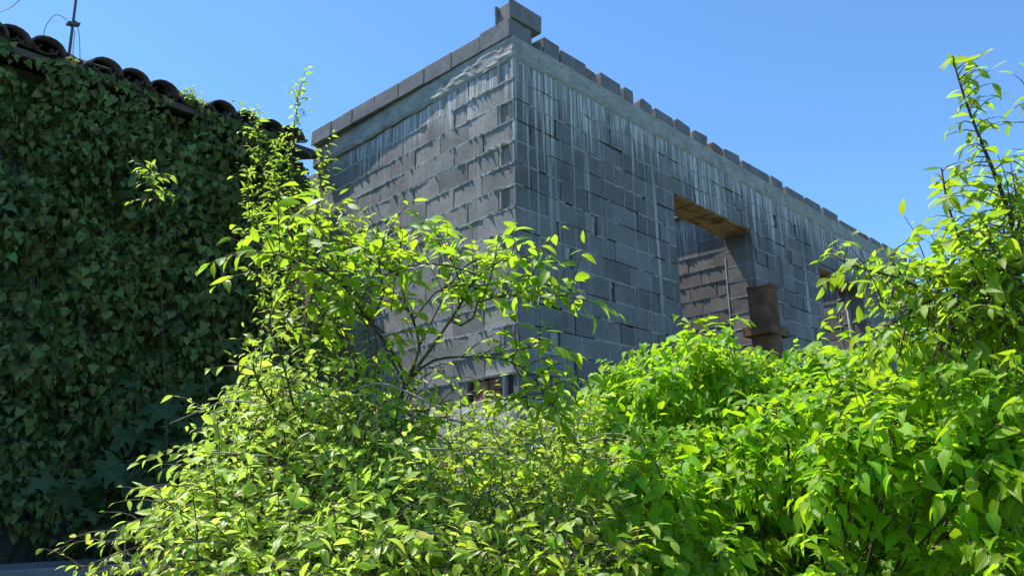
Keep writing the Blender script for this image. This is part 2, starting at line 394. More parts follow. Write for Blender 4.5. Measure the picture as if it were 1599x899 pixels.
# ------------------------------------------------------------------ unfinished block building
H = .2044; LX, LY = 10.6, 3.36
ZB, ZT, ZP = Z0+H, Z0+.4218, Z0+.604
bld = empty('unfinished_building', (0, 0, 1.0), 'unfinished dark grey block building without a roof, two empty window openings', 'building')
def lean(s): return .040*max(0, s-.2)
def FL(s, o, z): return (-o+lean(s), s, z)
def FR(s, o, z): return (s, -o, z)
def n1(s, seed=0.0): return math.sin(s*3.1+seed)*.5+math.sin(s*7.7+seed*2.3)*.3+math.sin(s*17.3+seed*.7)*.2
def blk(mb, F, s0, s1, z0, z1, o=0.0, depth=.07, j=.006, mi=0, chip=0.0):
    o1, o2 = o+random.uniform(-j, j), o+random.uniform(-j, j)
    q = lambda: random.uniform(-j, j)*.8
    c = [F(s0+q(), -depth, z0), F(s1+q(), -depth, z0), F(s1+q(), o2, z0+q()), F(s0+q(), o1, z0+q()),
         F(s0+q(), -depth, z1), F(s1+q(), -depth, z1), F(s1+q(), o2+q(), z1+q()-(chip if random.random() < .5 else 0)), F(s0+q(), o1+q(), z1+q())]
    if F is FL: c = [c[1], c[0], c[3], c[2], c[5], c[4], c[7], c[6]]
    mb.hexa(c, mi)
def bed(mb, F, s0, s1, z, out, spike, step=.03, drip=0.0, skip=0.0):
    """mortar squeezed out of a bed joint: a ragged lip"""
    n = max(2, int((s1-s0)/step)); pr = []
    jag = 0.0; keep = []
    for i in range(n+1):
        s = s0+(s1-s0)*i/n
        if random.random() < .22+.20*n1(s*1.1, z*7): jag = random.uniform(.2, 1.0)**1.5*spike
        else: jag *= random.uniform(.0, .5)
        o = max(.001, out*random.uniform(.6, 1.25)+.3*out*n1(s, z*5)+jag); dz = n1(s, z*3)*.003
        d = drip*random.random()**3
        pr.append([F(s, -.02, z+.008+dz), F(s, o, z+.004+dz), F(s, o*.85, z-.005+dz), F(s, .0012, z-.012-d+dz), F(s, -.02, z-.012+dz)])
        keep.append(n1(s*1.3, z*11.0) > skip-1.0 if skip else True)
    v = [p for r in pr for p in r]; f = []
    for i in range(n):
        if not keep[i]: continue
        for j in range(4): f.append((i*5+j, i*5+j+1, (i+1)*5+j+1, (i+1)*5+j))
    mb.add(v, f)
def holes_cut(spans, holes):
    for h0, h1 in holes:
        out = []
        for a, b in spans:
            if h1 <= a or h0 >= b: out.append((a, b))
            else:
                if h0-a > .02: out.append((a, h0))
                if b-h1 > .02: out.append((h1, b))
        spans = out
    return spans

# -- sunlit side wall
lw, lm, lvoid = MB(), MB(), MB()
for i in range(-1, 14):
    z1, z0 = Z0-i*H-.006, Z0-(i+1)*H+.006
    odd = i % 2 != 0
    spans = []; s = 0.0
    while s < LY-.05:
        Lb = .205 if (s == 0 and odd) else .41*random.uniform(.985, 1.015)
        e = min(LY, s+Lb); spans.append((s, e)); s = e
    for a, b in spans:
        if i == 13 and a < .56: continue
        if a == 0 and odd:          # block end: hollow between two fins
            blk(lw, FL, .004, .022, z0, z1, .004); blk(lw, FL, .165, .192, z0, z1, .004); blk(lw, FL, .022, .165, z0, z1, -.022, .09)
        else: blk(lw, FL, a+.004, b-.004, z0, z1, 0, .07, .006, 0, .018 if random.random() < .2 else 0)
    if i > -1:
        bed(lm, FL, 0.0, LY, Z0-i*H, .0035, random.uniform(.018, .036), .018, .010)
    elif True: pass
bed(lm, FL, 0.0, LY, Z0-13*H, .012, .02, .028)
# broken-out course at the foot: red brick and rubble in the hole
bp = MB()
for k in range(2):
    for q in range(4):
        s = .20+q*.085+k*.03; blk(bp, FL, s, s+.078, Z0-13*H-.02-.085*(k+1), Z0-13*H-.025-.085*k, -.002-.012*random.random(), .12, .008)
blk(lw, FL, .004, .02, Z0-14*H+.006, Z0-13*H-.006, .005); blk(lw, FL, .155, .175, Z0-14*H+.006, Z0-13*H-.006, .006); blk(lw, FL, .02, .155, Z0-14*H+.006, Z0-13*H-.006, -.04, .09)
lvoid.hexa([(.30, LY, 1.0), (.05, .05, 1.0), (.39, .05, 1.0), (.55, LY, 1.0), (.16, LY, ZB), (.036, .05, ZB), (.39, .05, ZB), (.55, LY, ZB)]) if False else None
core = MB()
core.hexa([(.03, .03, 1.0), (.39, .03, 1.0), (.39+lean(LY), LY, 1.0), (.03+lean(LY), LY, 1.0), (.03, .03, ZB-.004), (.39, .03, ZB-.004), (.39+lean(LY), LY, ZB-.004), (.03+lean(LY), LY, ZB-.004)])
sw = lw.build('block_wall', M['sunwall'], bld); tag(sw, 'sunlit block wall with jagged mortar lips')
lm.build('mortar', M['mortar'], sw); core.build('wall_core', M['void'], sw)
bp.build('brick_patch', M['brick'], bld)

# -- shaded front wall with two openings
W1 = (2.545, 4.31, Z0-2.25, Z0-.39); W2 = (6.30, 7.86, Z0-2.25, Z0-.475)
rw, rm = MB(), MB()
def uz_to_x(u, z, y=0.0):
    k = (u-799.5)/FPX; c = np.array([0-CAM[0]*0, y, z])-np.array([0, CAM[1], CAM[2]])
    # point = (x, y, z): (d.r) = k (d.f)
    num = (c@_r)-k*(c@_f); den = k*_f[0]-_r[0]
    return num/den + CAM[0]
holes = {}
for u, v, wd in [(928, 348, .10), (888, 400, .09), (871, 360, .035), (868, 533, .12), (916, 315, .03), (897, 505, .03), (958, 455, .05), (899, 588, .03), (1210, 345, .09), (1240, 352, .05), (1180, 395, .05), (1198, 410, .05), (1235, 405, .07), (1255, 480, .05), (1085, 305, .03), (866, 195, .05), (915, 235, .04), (1000, 590, .04)]:
    q = on_y(u, v, 0); i = math.floor((Z0-q[2])/H); holes.setdefault(i, []).append((q[0]-wd/2, q[0]+wd/2))
for i in range(-1, 14):
    z1, z0 = Z0-i*H-.005, Z0-(i+1)*H+.005
    odd = i % 2 != 0; spans = []; s = 0.0
    while s < LX-.02:
        Lb = .205 if (s == 0 and not odd) else (.41*random.uniform(.96, 1.03) if random.random() > .07 else random.uniform(.16, .3))
        e = min(LX, s+Lb); spans.append((s, e)); s = e
    hh = holes.get(i, [])
    for a, b in holes_cut(spans, hh):
        parts = [(a, b, z0, z1)]
        for wx0, wx1, wz0, wz1 in (W1, W2):
            nw = []
            for (a2, b2, c0, c1) in parts:
                if b2 <= wx0 or a2 >= wx1 or c0 >= wz1 or c1 <= wz0: nw.append((a2, b2, c0, c1)); continue
                if wx0-a2 > .02: nw.append((a2, wx0, c0, c1))
                if b2-wx1 > .02: nw.append((wx1, b2, c0, c1))
                m0, m1 = max(a2, wx0), min(b2, wx1)
                if c1-wz1 > .02: nw.append((m0, m1, wz1, c1))
            parts = nw
        gap = random.choice([.002, .003, .003, .004, .006, .010])
        for a2, b2, c0, c1 in parts: blk(rw, FR, a2+gap, b2-gap, c0, c1, 0, .07, .006, 0, .015 if random.random() < .2 else 0)
        if random.random() < .22 and not any(w[0] < b < w[1] for w in (W1, W2)):      # pointed perpend: a pale upright bead
            zz0 = z0-.01; rm.add([FR(b-.006+random.uniform(-.003, .003), -.02, zz0), FR(b-.005, .004, zz0), FR(b+.005, .004, zz0), FR(b+.006, -.02, zz0),
                FR(b-.006, -.02, z1), FR(b-.004, .005, z1), FR(b+.006, .004, z1), FR(b+.006, -.02, z1)], [(0, 1, 5, 4), (1, 2, 6, 5), (2, 3, 7, 6)])
    for h0, h1 in hh:      # rubble plug sunk in the broken cell
        for q in range(3): 
            zq = z0+(z1-z0)*q/3
            blk(rm, FR, h0+.006, h1-.02*random.random()-.008, zq, zq+H/3.3, -.008-.02*random.random(), .09, .009)
    z = Z0-i*H
    if i > -1:
        segs = holes_cut([(0.0, LX)], [(w[0], w[1]) for w in (W1, W2) if w[2] < z < w[3]])
        for a, b in segs: bed(rm, FR, a, b, z, .0022, .006, .05, .012, .95)
rc = MB()
def rcore(x0, x1, z0, z1): rc.box(x0, x1, .03, .39, z0, z1)
rcore(.39+.002, W1[0], 1.0, ZB-.004); rcore(W1[1]+.08, W2[0], 1.0, ZB-.004); rcore(W2[1]+.08, LX-.02, 1.0, ZB-.004)
for wnd in (W1, W2):
    rcore(wnd[0]+.002, wnd[1]+.078, 1.0, wnd[2]); rcore(wnd[0]+.002, wnd[1]+.078, wnd[3]+.03, ZB-.006)
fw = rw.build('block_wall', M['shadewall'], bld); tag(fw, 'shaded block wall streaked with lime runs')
rm.build('mortar', M['mortargrey'], fw); rc.build('wall_core', M['void'], fw)
# window openings: reveals, sill, formwork boards left under the lintel
for wi, wnd in enumerate((W1, W2)):
    x0, x1, z0, z1 = wnd; rv = MB()
    k = 0; z = Z0-14*H
    while z < z1-.02:
        t = min(z+H-.010, z1-.006)
        if t > z0:
            rv.box(x1+random.uniform(-.003, .003), x1+.078, .012, .382, max(z, z0), t, .003)
            rv.box(x0-.07, x0+random.uniform(0, .003), .012, .382, max(z, z0), t, .003)
        z += H
    for q in range(4): rv.box(x0+q*(x1-x0)/4+.004, x0+(q+1)*(x1-x0)/4-.004, .02, .38, z0, z0+.05, .004)
    op = rv.build('window_opening', M['inner'], bld)
    mm = MB()
    for zz in [Z0-j*H for j in range(2, 12)]:
        if z0 < zz < z1: mm.box(x1-.004, x1+.02, .015, .39, zz-.006, zz+.005, .004)
    mm.box(x1-.008, x1+.03, .384, .398, z0, z1-.28, .006)
    mm.build('mortar', M['mortargrey'], op)
    nb = 4 if wi == 0 else 3; xs = [x0+.004+(x1-x0-.008)*q/nb for q in range(nb+1)]
    for q in range(nb):
        bd = MB(); d = random.uniform(0, .012); bd.box(xs[q]+.006, xs[q+1]-.006, .004+random.uniform(0, .012), .405+random.uniform(-.04, .03), z1-.006-d, z1+.026-d, .003)
        bd.build('formwork_board', M['form'], op, False, .003)
# the cross walls one sees through the openings
for ci, (cx, y0, y1) in enumerate(((4.78, .392, 5.5), (8.9, .392, 5.5))):
    iw, im = MB(), MB()
    FI = lambda s, o, z, cx=cx: (cx-o, s, z)
    for i in range(-1, 18):
        s = y0; first = True
        while s < y1-.05:
            e = min(y1, s+(.22 if first and i % 2 else .41)); first = False
            c = [FI(e-.004, -.25, 0), FI(s+.004, -.25, 0), FI(s+.004, 0, 0), FI(e-.004, 0, 0)]
            o = random.uniform(-.004, .004); za, zb = Z0-(i+1)*H+.007, Z0-i*H-.006
            c = [(x-o*(k > 1), y, za) for k, (x, y, _) in enumerate(c)] + [(x-o*(k > 1), y, zb) for k, (x, y, _) in enumerate(c)]
            iw.hexa([c[1], c[0], c[3], c[2], c[5], c[4], c[7], c[6]]); s = e
        if i > -1: bed(im, FI, y0, y1, Z0-i*H, .008, .014, .03)
    iw.box(cx-.10, cx+.25, y0, y1, ZB+.004, ZT, .004)  # unseen ledge, added to throw shade on the upper courses
    cw = iw.build('inner_wall', M['inner'], bld); im.build('mortar', M['mortargrey'], cw)
    cc = MB(); cc.box(cx+.03, cx+.22, y0+.01, y1-.01, 1.0, ZB-.003); cc.build('wall_core', M['void'], cw)
bk = MB(); bk.box(.6, LX, 5.52, 5.8, 1.0, ZT-.05); bk.box(LX-.3, LX-.0, .40, 5.51, 1.0, ZT-.1); bk.box(.42, .70, LY+.01, 5.51, 1.0, ZT-.02)
tag(bk.build('block_wall', M['inner'], bld), 'plain block wall at the back of the building')
# ring beam, poured on top of the blocks
rb = MB()
def beam(F, s0, s1, base, seed, lip):
    n = int((s1-s0)/.045); m = 7; v = []; f = []
    for i in range(n+1):
        s = s0+(s1-s0)*i/n
        zb = ZB-.012+lip*(.5*n1(s*1.7, seed)+.5*n1(s*5.1, seed+3)+.3*random.random())
        for j in range(m+1):
            t = j/m; z = zb+(ZT-zb)*t
            o = base+.006*n1(s*2.2+t*3, seed)+random.uniform(-.004, .004)+(.004 if j else -.012)
            v.append(F(s, o, z))
        v.append(F(s, -.2, ZT)); v.append(F(s, -.39, ZT)); v.append(F(s, -.39, ZB-.01)); v.append(F(s, -.02, zb+.004))
    k = m+5
    for i in range(n):
        for j in range(k): f.append((i*k+j, i*k+(j+1) % k, (i+1)*k+(j+1) % k, (i+1)*k+j))
    f += [tuple(range(k)), tuple(n*k+j for j in range(k-1, -1, -1))]
    rb.add(v, f)
beam(FR, -.006, LX, .004, 1.0, .030)
def FL2(s, o, z): return (-o+lean(s)*.55, s, z)
beam(FL2, .002, LY, .004, 5.0, .018)
rb.build('ring_beam', M['band'], bld)
# rough footing
ft = MB()
def foot(F, s0, s1, zt, o0):
    n = int((s1-s0)/.05); m = 14; v = []; f = []
    for i in range(n+1):
        s = s0+(s1-s0)*i/n
        v.append(F(s, -.1, zt+.01))
        for j in range(m+1):
            t = j/m; z = zt+.02*n1(s*4, 2)*(1-t)-(zt-1.0)*t**1.3
            o = o0*min(1, t*4)+.010*n1(s*3+t*9, 4)+random.uniform(-.005, .005)
            v.append(F(s, o, z))
    k = m+2
    for i in range(n):
        for j in range(k-1): f.append((i*k+j, i*k+j+1, (i+1)*k+j+1, (i+1)*k+j))
    ft.add(v, f)
foot(FL, 0.0, LY, Z0-14*H+.004, .05); foot(FR, -.05, LX, Z0-14*H+.004, .015)
ft.build('foundation', M['found'], bld)

# loose blocks along the wall tops: nothing ties them down, each is a thing of its own
def loose(x0, x1, y0, y1, z0, z1, label, group=None, rough=.006, hollow=None, tilt=0.0, mat='block', bev=.006):
    cx, cy = (x0+x1)/2, (y0+y1)/2
    b = MB(); a, d, h = (x1-x0)/2, (y1-y0)/2, z1-z0
    if hollow == 'x':               # recessed end facing -x
        f = .022; b.box(-a, a, -d, -d+f, 0, h, .003); b.box(-a, a, d-f, d, 0, h, .003); b.box(-a+.04, a-.002, -d+f, d-f, .002, h-.002, .002)
    else: b.box(-a, a, -d, d, 0, h, rough)
    me_o = b.build('cinder_block', M[mat], None, False, bev)
    me_o.location = (cx, cy, z0); me_o.rotation_euler = (0, 0, tilt)
    return tag(me_o, label, 'block', group)
GL, GR = 'blocks of the tight row over the sunlit wall', 'blocks set along the top of the shaded wall'
for k in range(8):
    s0, s1 = k*.41+.004, (k+1)*.41-.004
    o = .012+.018*k/7
    if k == 0: loose(-o-.012, .285, .025, s1, ZT+.001, ZP+.012, 'block at the building corner carrying another block on top', None, .004)
    else: loose(-o, .18, s0, s1, ZT+.001, ZP+random.uniform(-.006, .004), 'plain grey block in the tight row over the sunlit wall', GL, .004)
loose(-.03, .40, -.002, .205, ZP+.014, ZP+.20, 'topmost block, jutting out alone above the building corner', None, .004, 'x')
ulist = [(852, 876, 0), (878, 917, 0), (920, 938, 2), (940, 974, 0), (977, 993, 0), (1002, 1024, 1), (1025.5, 1055, 0), (1058, 1083, 1), (1085, 1109, 1), (1112, 1133, 3), (1134.5, 1158, 0), (1161, 1203, 0),
         (1206, 1225, 0), (1227.5, 1257, 0), (1260, 1284, 1), (1287, 1310, 0), (1314, 1341, 0), (1343, 1358, 4), (1361, 1377, 0), (1380, 1395, 0), (1398, 1408, 1), (1411, 1418, 0)]
for n_, (ua, ub, kind) in enumerate(ulist):
    xa, xb = uz_to_x(ua, ZP-.02)+.012*(n_ > 2), uz_to_x(ub, ZP-.02)-.016*(n_ > 2)
    top = ZP+.008-.003*n_+random.uniform(-.022, .018)
    yb = .012+random.uniform(0, .015)
    if kind == 4: lab, gp, mt = 'reddish brick lump at the far end of the shaded wall top', None, 'brick'
    elif kind == 2: lab, gp, mt = 'broken hollow block with red brick rubble in its open end', None, 'rubble'
    elif kind == 3: lab, gp, mt = 'pinkish chipped block half way along the shaded wall top', None, 'rubble'
    else: lab, gp, mt = 'grey block set along the top of the shaded wall', GR, 'block'
    loose(xa, xb, yb, yb+.2, ZT+.001, top, lab, gp, .020 if kind in (1, 2, 3, 4) else .006, None, random.uniform(-.08, .08) if kind else random.uniform(-.02, .02), mt, .03 if kind else .01)
for i_, (u_, v_) in enumerate(((842, 66),)):
    q = on_y(u_, v_, .05); b = MB(); b.box(-.05, .05, -.06, .06, 0, .12, .012); o_ = b.build('rubble_piece', M['block'], None, False, .006); o_.location = (q[0], .10, ZT+.001); o_.rotation_euler = (0, 0, .5)
    tag(o_, 'small dark broken piece in the gap beside the corner block', 'rubble')

# rusty flue standing in front of the first opening
cq = on_y(1203.5, 503, -.50)
fx, fy, fz = cq[0]+.24, -.50+.18, cq[2]
fl = empty('metal_flue', (fx, fy, 1.0), 'rusty brown metal flue pipe with a square collar before the window opening', 'flue pipe')
mb = MB(); n = 28; R = .165; ztop = fz+.47
prof = [(R, 1.0), (R, fz-.12), (R, fz), (R, ztop-.03), (R+.008, ztop-.028), (R+.008, ztop), (R-.012, ztop), (R-.012, ztop-.5)]
v = [(fx+r*math.cos(2*math.pi*j/n), fy+r*math.sin(2*math.pi*j/n), z+(.012*math.sin(3*2*math.pi*j/n+1) if abs(z-ztop) < .001 else 0)) for r, z in prof for j in range(n)]
mb.add(v, [(i*n+j, i*n+(j+1) % n, (i+1)*n+(j+1) % n, (i+1)*n+j) for i in range(len(prof)-1) for j in range(n)])
o_ = mb.build('pipe', M['rust'], fl, True); e_ = o_.modifiers.new('es', 'EDGE_SPLIT'); e_.split_angle = .6
mb = MB()
a, d = .225, .175
for (x0, x1, y0, y1) in ((-a, a, -d, -d+.02), (-a, a, d-.02, d), (-a, -a+.02, -d+.021, d-.021), (a-.02, a, -d+.021, d-.021)): mb.box(fx+x0, fx+x1, fy+y0, fy+y1, fz-.105, fz, .003)
mb.box(fx-a+.021, fx+a-.021, fy-d+.021, fy+d-.021, fz-.10, fz-.085)
mb.build('collar', M['rust'], fl, False, .004)
# timber prop in the second opening
pb, pt = on_y(1331, 545, .24), on_y(1321, 452, .24)
mb = MB(); mb.tube([(pt[0]+.02, .24, W2[2]+.055), (pt[0], .24, W2[3]-.012)], .042, .038, 8)
tag(mb.build('timber_prop', M['greywood'], None, True), 'grey wooden prop standing in the second window opening', 'prop')

# ------------------------------------------------------------------ old house under the ivy
EY, EZ = 3.0, Z0+.20                 # eave edge
hs = empty('ivy_clad_house', (-4.5, 5.0, 1.1), 'old house with a curved tile roof, its wall hidden under ivy', 'house')
mb = MB(); mb.box(-9.5, -.04, 3.40, 3.8, .9, EZ+.05, .0); mb.box(-.34, -.04, 3.81, 8.5, .9, EZ+.6); mb.box(-9.5, -9.2, 3.81, 8.5, .9, EZ+.6); mb.box(-9.5, -.04, 8.51, 8.8, .9, EZ+.05)
mb.build('wall', M['dirtwall'], hs)
PIT = math.tan(math.radians(17)); RY = 5.95
def roofz(y): return EZ+.06+(y-EY)*PIT
mb = MB(); mb.hexa([(-9.6, EY+.05, EZ-.01), (-.03, EY+.05, EZ-.01), (-.03, RY, roofz(RY)-.12), (-9.6, RY, roofz(RY)-.12), (-9.6, EY+.05, EZ+.05), (-.03, EY+.05, EZ+.05), (-.03, RY, roofz(RY)-.03), (-9.6, RY, roofz(RY)-.03)])
mb.hexa([(-9.6, RY+.002, roofz(RY)-.12), (-.03, RY+.002, roofz(RY)-.12), (-.03, 8.95, EZ), (-9.6, 8.95, EZ), (-9.6, RY+.002, roofz(RY)-.03), (-.03, RY+.002, roofz(RY)-.03), (-.03, 8.95, EZ+.06), (-9.6, 8.95, EZ+.06)])
mb.box(-9.6, -.035, EY+.012, EY+.048, EZ-.01, EZ+.05, .004)
rf = mb.build('roof', M['tile'], hs)
tl = MB()
def tile(x, y0, L, rw, up, seed, sx=0.0):
    """one barrel tile, tapering up the slope; up: convex cover, else the pan below it"""
    r_ = random.Random(seed); n = 9; V = []; tw = r_.uniform(-.04, .04); dz = r_.uniform(-.008, .02)
    for e, (t, rr) in enumerate(((0, rw), (1, rw*.82))):
        for q in (0, .016):
            for j in range(n):
                th = math.pi*j/(n-1); c, s_ = math.cos(th)*(rr-q), math.sin(th)*(rr-q)*.86
                y = y0+L*t; V.append((x+c+sx*t+tw*t, y, roofz(y)+dz+(s_+.03 if up else .10-s_*.8-.02)))
    a, b, c_, d_ = 0, n, 2*n, 3*n; F = []
    for j in range(n-1):
        F += [(a+j, a+j+1, c_+j+1, c_+j), (b+j+1, b+j, d_+j, d_+j+1), (a+j+1, a+j, b+j, b+j+1), (c_+j, c_+j+1, d_+j+1, d_+j)]
    F += [(a, c_, d_, b), (a+n-1, b+n-1, d_+n-1, c_+n-1)]
    tl.add(V, F)
tile_u = [(-20, 1), (17, 1), (70, 1), (115, 0), (163, 1), (206, 1), (252, 1), (300, 0), (346, 1), (385, 1), (420, 1), (452, 1)]
txs = [-9.3+.3*i for i in range(19)]
for u_, has in tile_u:
    x = on_y(u_, 60+.31*u_, EY)[0]; txs.append(x if has else (x, 0))
for i, x in enumerate(txs):
    has = True
    if isinstance(x, tuple): x, has = x[0], False
    for c in range(8):
        y0 = EY-.02+c*.36
        tile(x, y0+random.uniform(-.02, .02), .42, .115, False, i*31+c)
        if has or c > 0: tile(x, y0-.06+random.uniform(-.03, .03), .42, .15, True, i*77+c)
        tile(x+.14, y0+.01, .42, .10, False, i*91+c)
tl.build('roof_tiles', M['tile'], rf, True)
mb = MB(); q = on_y(142, 102, 3.12); mb.hexa([tuple(Vector((q[0], 3.12, q[2]))+Vector(p)) for p in ((-.13, -.07, -.03), (.16, -.07, -.012), (.16, .35, .06), (-.13, .35, .05), (-.13, -.07, -.012), (.16, -.07, .006), (.16, .35, .08), (-.13, .35, .07))])
tag(mb.build('pale_board', M['pale'], None, False, .004), 'pale sunlit board lying on the roof tiles below the mast', 'board')

# antenna mast with its bracket and cables
mq = on_y(107, 97, 3.35); mt = mq+np.array([.02, 0, .9])
tq = on_y(121, -30, 3.35)
am = empty('antenna_mast', tuple(mq), 'thin leaning antenna mast with a short crossbar on the tiled roof', 'antenna')
mb = MB(); mb.tube([mq-np.array([0, 0, .25]), on_y(113, 45, 3.35), tq+np.array([0, 0, .4])], .014, .013, 8); mb.build('mast', M['steel'], am, True)
bq = on_y(115.5, 37, 3.35); mb = MB(); a_, b_ = on_y(105.5, 35.5, 3.32), on_y(125, 38.5, 3.32)
mb.hexa([tuple(p+np.array(k_)) for k_, p in (((0, -.012, -.012), a_), ((0, -.012, -.012), b_), ((0, .05, -.012), b_), ((0, .05, -.012), a_), ((0, -.012, .014), a_), ((0, -.012, .014), b_), ((0, .05, .014), b_), ((0, .05, .014), a_))])
mb.tube([bq+np.array([0, -.03, 0]), bq+np.array([0, .06, 0])], .02, .02, 8); mb.build('crossbar', M['steel'], am)
for ctrl in ([(104, 32), (95, 25), (85, 24), (77, 33), (71, 43), (66, 66)], [(121, 42), (124, 60), (125, 96)], [(117, 48), (114, 80), (115, 97)]):
    mb = MB(); mb.tube(resample([on_y(a, b, 3.33) for a, b in ctrl], .03), .0035, .0035, 5); mb.build('cable', M['steel'], am, True)
mb = MB(); mb.tube(resample([on_y(-60, 45, 7.5), on_y(-5, 21, 7.5), on_y(22, 8, 7.5), on_y(60, -30, 7.5)], .1), .006, .006, 5)
tag(mb.build('overhead_wire', M['steel'], None, True), 'thin overhead wire crossing the top left corner of the sky', 'wire')

# ------------------------------------------------------------------ plants
SV = np.array(SUN)
FACE_E = norm(.6*UP+.4*SV)-.12*_f
FACE = norm(.5*UP+.5*SV)-.30*_f      # blades turn to the light, open side
def toward(p): return norm(CAM-p)

# ivy over the old house wall: a bulging sheet of overlapping leaves
iv = empty('climbing_ivy', (-3, 3.3, 1.1), 'dense dark ivy covering the shaded wall of the tiled house', 'ivy')
fo = Foliage('ivy'); st = MB()
def bulge(x, z):
    b = .19+.13*math.sin(x*2.3+z*1.1)+.08*math.sin(x*5.1-z*3.7+1)+.06*math.sin(z*6.3+x*1.7)+.05*math.sin(x*11+z*9)
    lim = .30+.20*max(0, EZ-z)
    return max(.03, min(b, lim-.05))
for k in range(24000):
    x = RNG.uniform(-5.6, -.05); z = RNG.uniform(1.0, EZ-.03)
    if abs(x+2.47) < .30+.1*math.sin(z*9) and z < 1.75+.1*math.sin(x*14): continue       # dark gap near the ground
    if (x+3.03)**2+((z-4.62)*1.3)**2 < .02: continue
    if math.sin(x*6.1+1.7*math.sin(z*3.3))*math.sin(z*5.3+1.9*math.sin(x*2.7)) > RNG.uniform(.35, 1.0): continue
    lay = RNG.random()**1.5; o = bulge(x, z)*(1-.55*lay)+RNG.normal(0, .018)
    e = .03; nx = (bulge(x+e, z)-bulge(x-e, z))/(2*e); nz = (bulge(x, z+e)-bulge(x, z-e))/(2*e)
    nn = norm(np.array([-nx, -1.0, -nz+.35])+RNG.normal(0, .5, 3))
    a = norm(np.array([RNG.normal(0, .8), -.25, -1.0+RNG.normal(0, .5)]))
    fo.add((x, 3.36-o, z), a, nn, RNG.uniform(.032, .085)*(1.3 if RNG.random() < .15 else 1))
for k in range(260):      # clumps that hang proud of the sheet
    x = RNG.uniform(-5.2, -.25); z = RNG.uniform(1.5, EZ-.35); R = RNG.uniform(.10, .26)
    y = max(3.36-bulge(x, z)-.08, EY+.05-.30*max(0, EZ-.3-z))
    for q in range(int(34*R/.18)):
        d = norm(RNG.normal(0, 1, 3)*np.array([1, .8, 1.1])); d[1] = -abs(d[1])
        fo.add(np.array([x, y, z])+d*R*np.array([1, .75, 1.2])-UP*R*.2*RNG.random(), norm(d*.3-UP*.8+RNG.normal(0, .3, 3)), d+UP*.5+RNG.normal(0, .3, 3), RNG.uniform(.045, .10))
for k in range(620):      # loose shoots hanging off the face
    x = RNG.uniform(-5.0, -.2); z = RNG.uniform(1.6, EZ-.25); o = bulge(x, z)
    p = path((x, 3.34-o, z), (RNG.normal(0, .7), -.5, RNG.uniform(-.6, .8)), RNG.uniform(.15, .5), 6, 1.4)
    p[:, 1] = np.maximum(p[:, 1], EY-.02-.15*np.maximum(0, EZ-.2-p[:, 2])); st.tube(p, .003, .0015, 4, False); leafy(fo, p, .075, .042, .4, face=np.array([0, -1, .4]), sag=.5)
for k in range(1700):      # ivy creeping over the eave edge
    x = RNG.uniform(-5.4, -.2)
    if math.sin(x*4.3)+.7*math.sin(x*9.7+2) < RNG.uniform(-1.2, .6): continue
    t = RNG.random()**1.6; z = EZ+.05-.36*t
    fo.add((x, EY-.015+.20*t*RNG.random()-.05*RNG.random(), z), np.array([RNG.normal(0, .7), -.3, -1]), np.array([0, -1, .4])+RNG.normal(0, .4, 3), RNG.uniform(.04, .09))
for k in range(60):
    x = RNG.uniform(-5, -.2); p = resample([(x, 3.37, .9), (x+RNG.normal(0, .2), 3.33, 2.4), (x+RNG.normal(0, .4), 3.33, 3.8), (x+RNG.normal(0, .5), 3.34, EZ-.2)], .15); st.tube(p, .016, .006, 5)
st.build('stem', M['bark'], iv, True); fo.build('foliage', M['ivy'], iv)

# sapling between house and building, tall thin shoots in the sun
A = Plant('plum_sapling', (-.9, 1.7, .95), 'tall thin sapling with upright sunlit shoots before the ivy wall', 'tree', 'plum', 'plumfar', leafname='crown', stemname='trunk')
base = on_y(470, 800, 1.75)
def A_limb(pts, y, r, L=.16, every=.05, leaf=.075, **k):
    ctrl = [base*(1-t)+t*on_y(*pts[0], y) for t in (0, .5)]+[on_y(a, b, y+RNG.normal(0, .05)) for a, b in pts]
    p = A.limb(ctrl, r, .003, .05); vis = p[p[:, 2] > on_y(*pts[0], y)[2]-.05]
    A.dress(vis, every*.7, L*1.15, leaf, .0, up=.5, out=.75, droop=.5, gap=.035, **k)
A_limb([(468, 540), (464, 430), (460, 330), (455, 240), (462, 180), (471, 128)], 1.7, .014, .12, .05)
A_limb([(430, 560), (425, 440), (418, 340), (408, 250), (397, 172)], 1.75, .013, .17, .04)
A_limb([(485, 520), (488, 420), (497, 330), (508, 238)], 1.55, .012, .15, .045)
A_limb([(425, 520), (402, 430), (390, 340), (386, 262)], 1.6, .010, .15, .055)
A_limb([(455, 500), (445, 400), (436, 300), (425, 225)], 1.9, .010, .18, .045)
A_limb([(420, 620), (415, 560), (420, 500), (432, 450)], 1.3, .010, .17, .05)
A.build()
S = Plant('ivy_shoot', tuple(on_y(250, 800, 2.2)), 'single sunlit sprig standing clear of the dark ivy wall', 'plant', 'plum', 'plumfar')
p = S.limb([on_y(262, 800, 2.2), on_y(258, 600, 2.1), on_y(250, 420, 1.9), on_y(245, 330, 1.7), on_y(232, 268, 1.5)], .007, .002)
for k in range(16):
    q = p[int(len(p)*RNG.uniform(.90, .995))]; S.twig(q, (RNG.normal(0, .8), -.5+RNG.normal(0, .4), RNG.uniform(0, 1)), RNG.uniform(.08, .2), .085, .035, .6)
S.build()
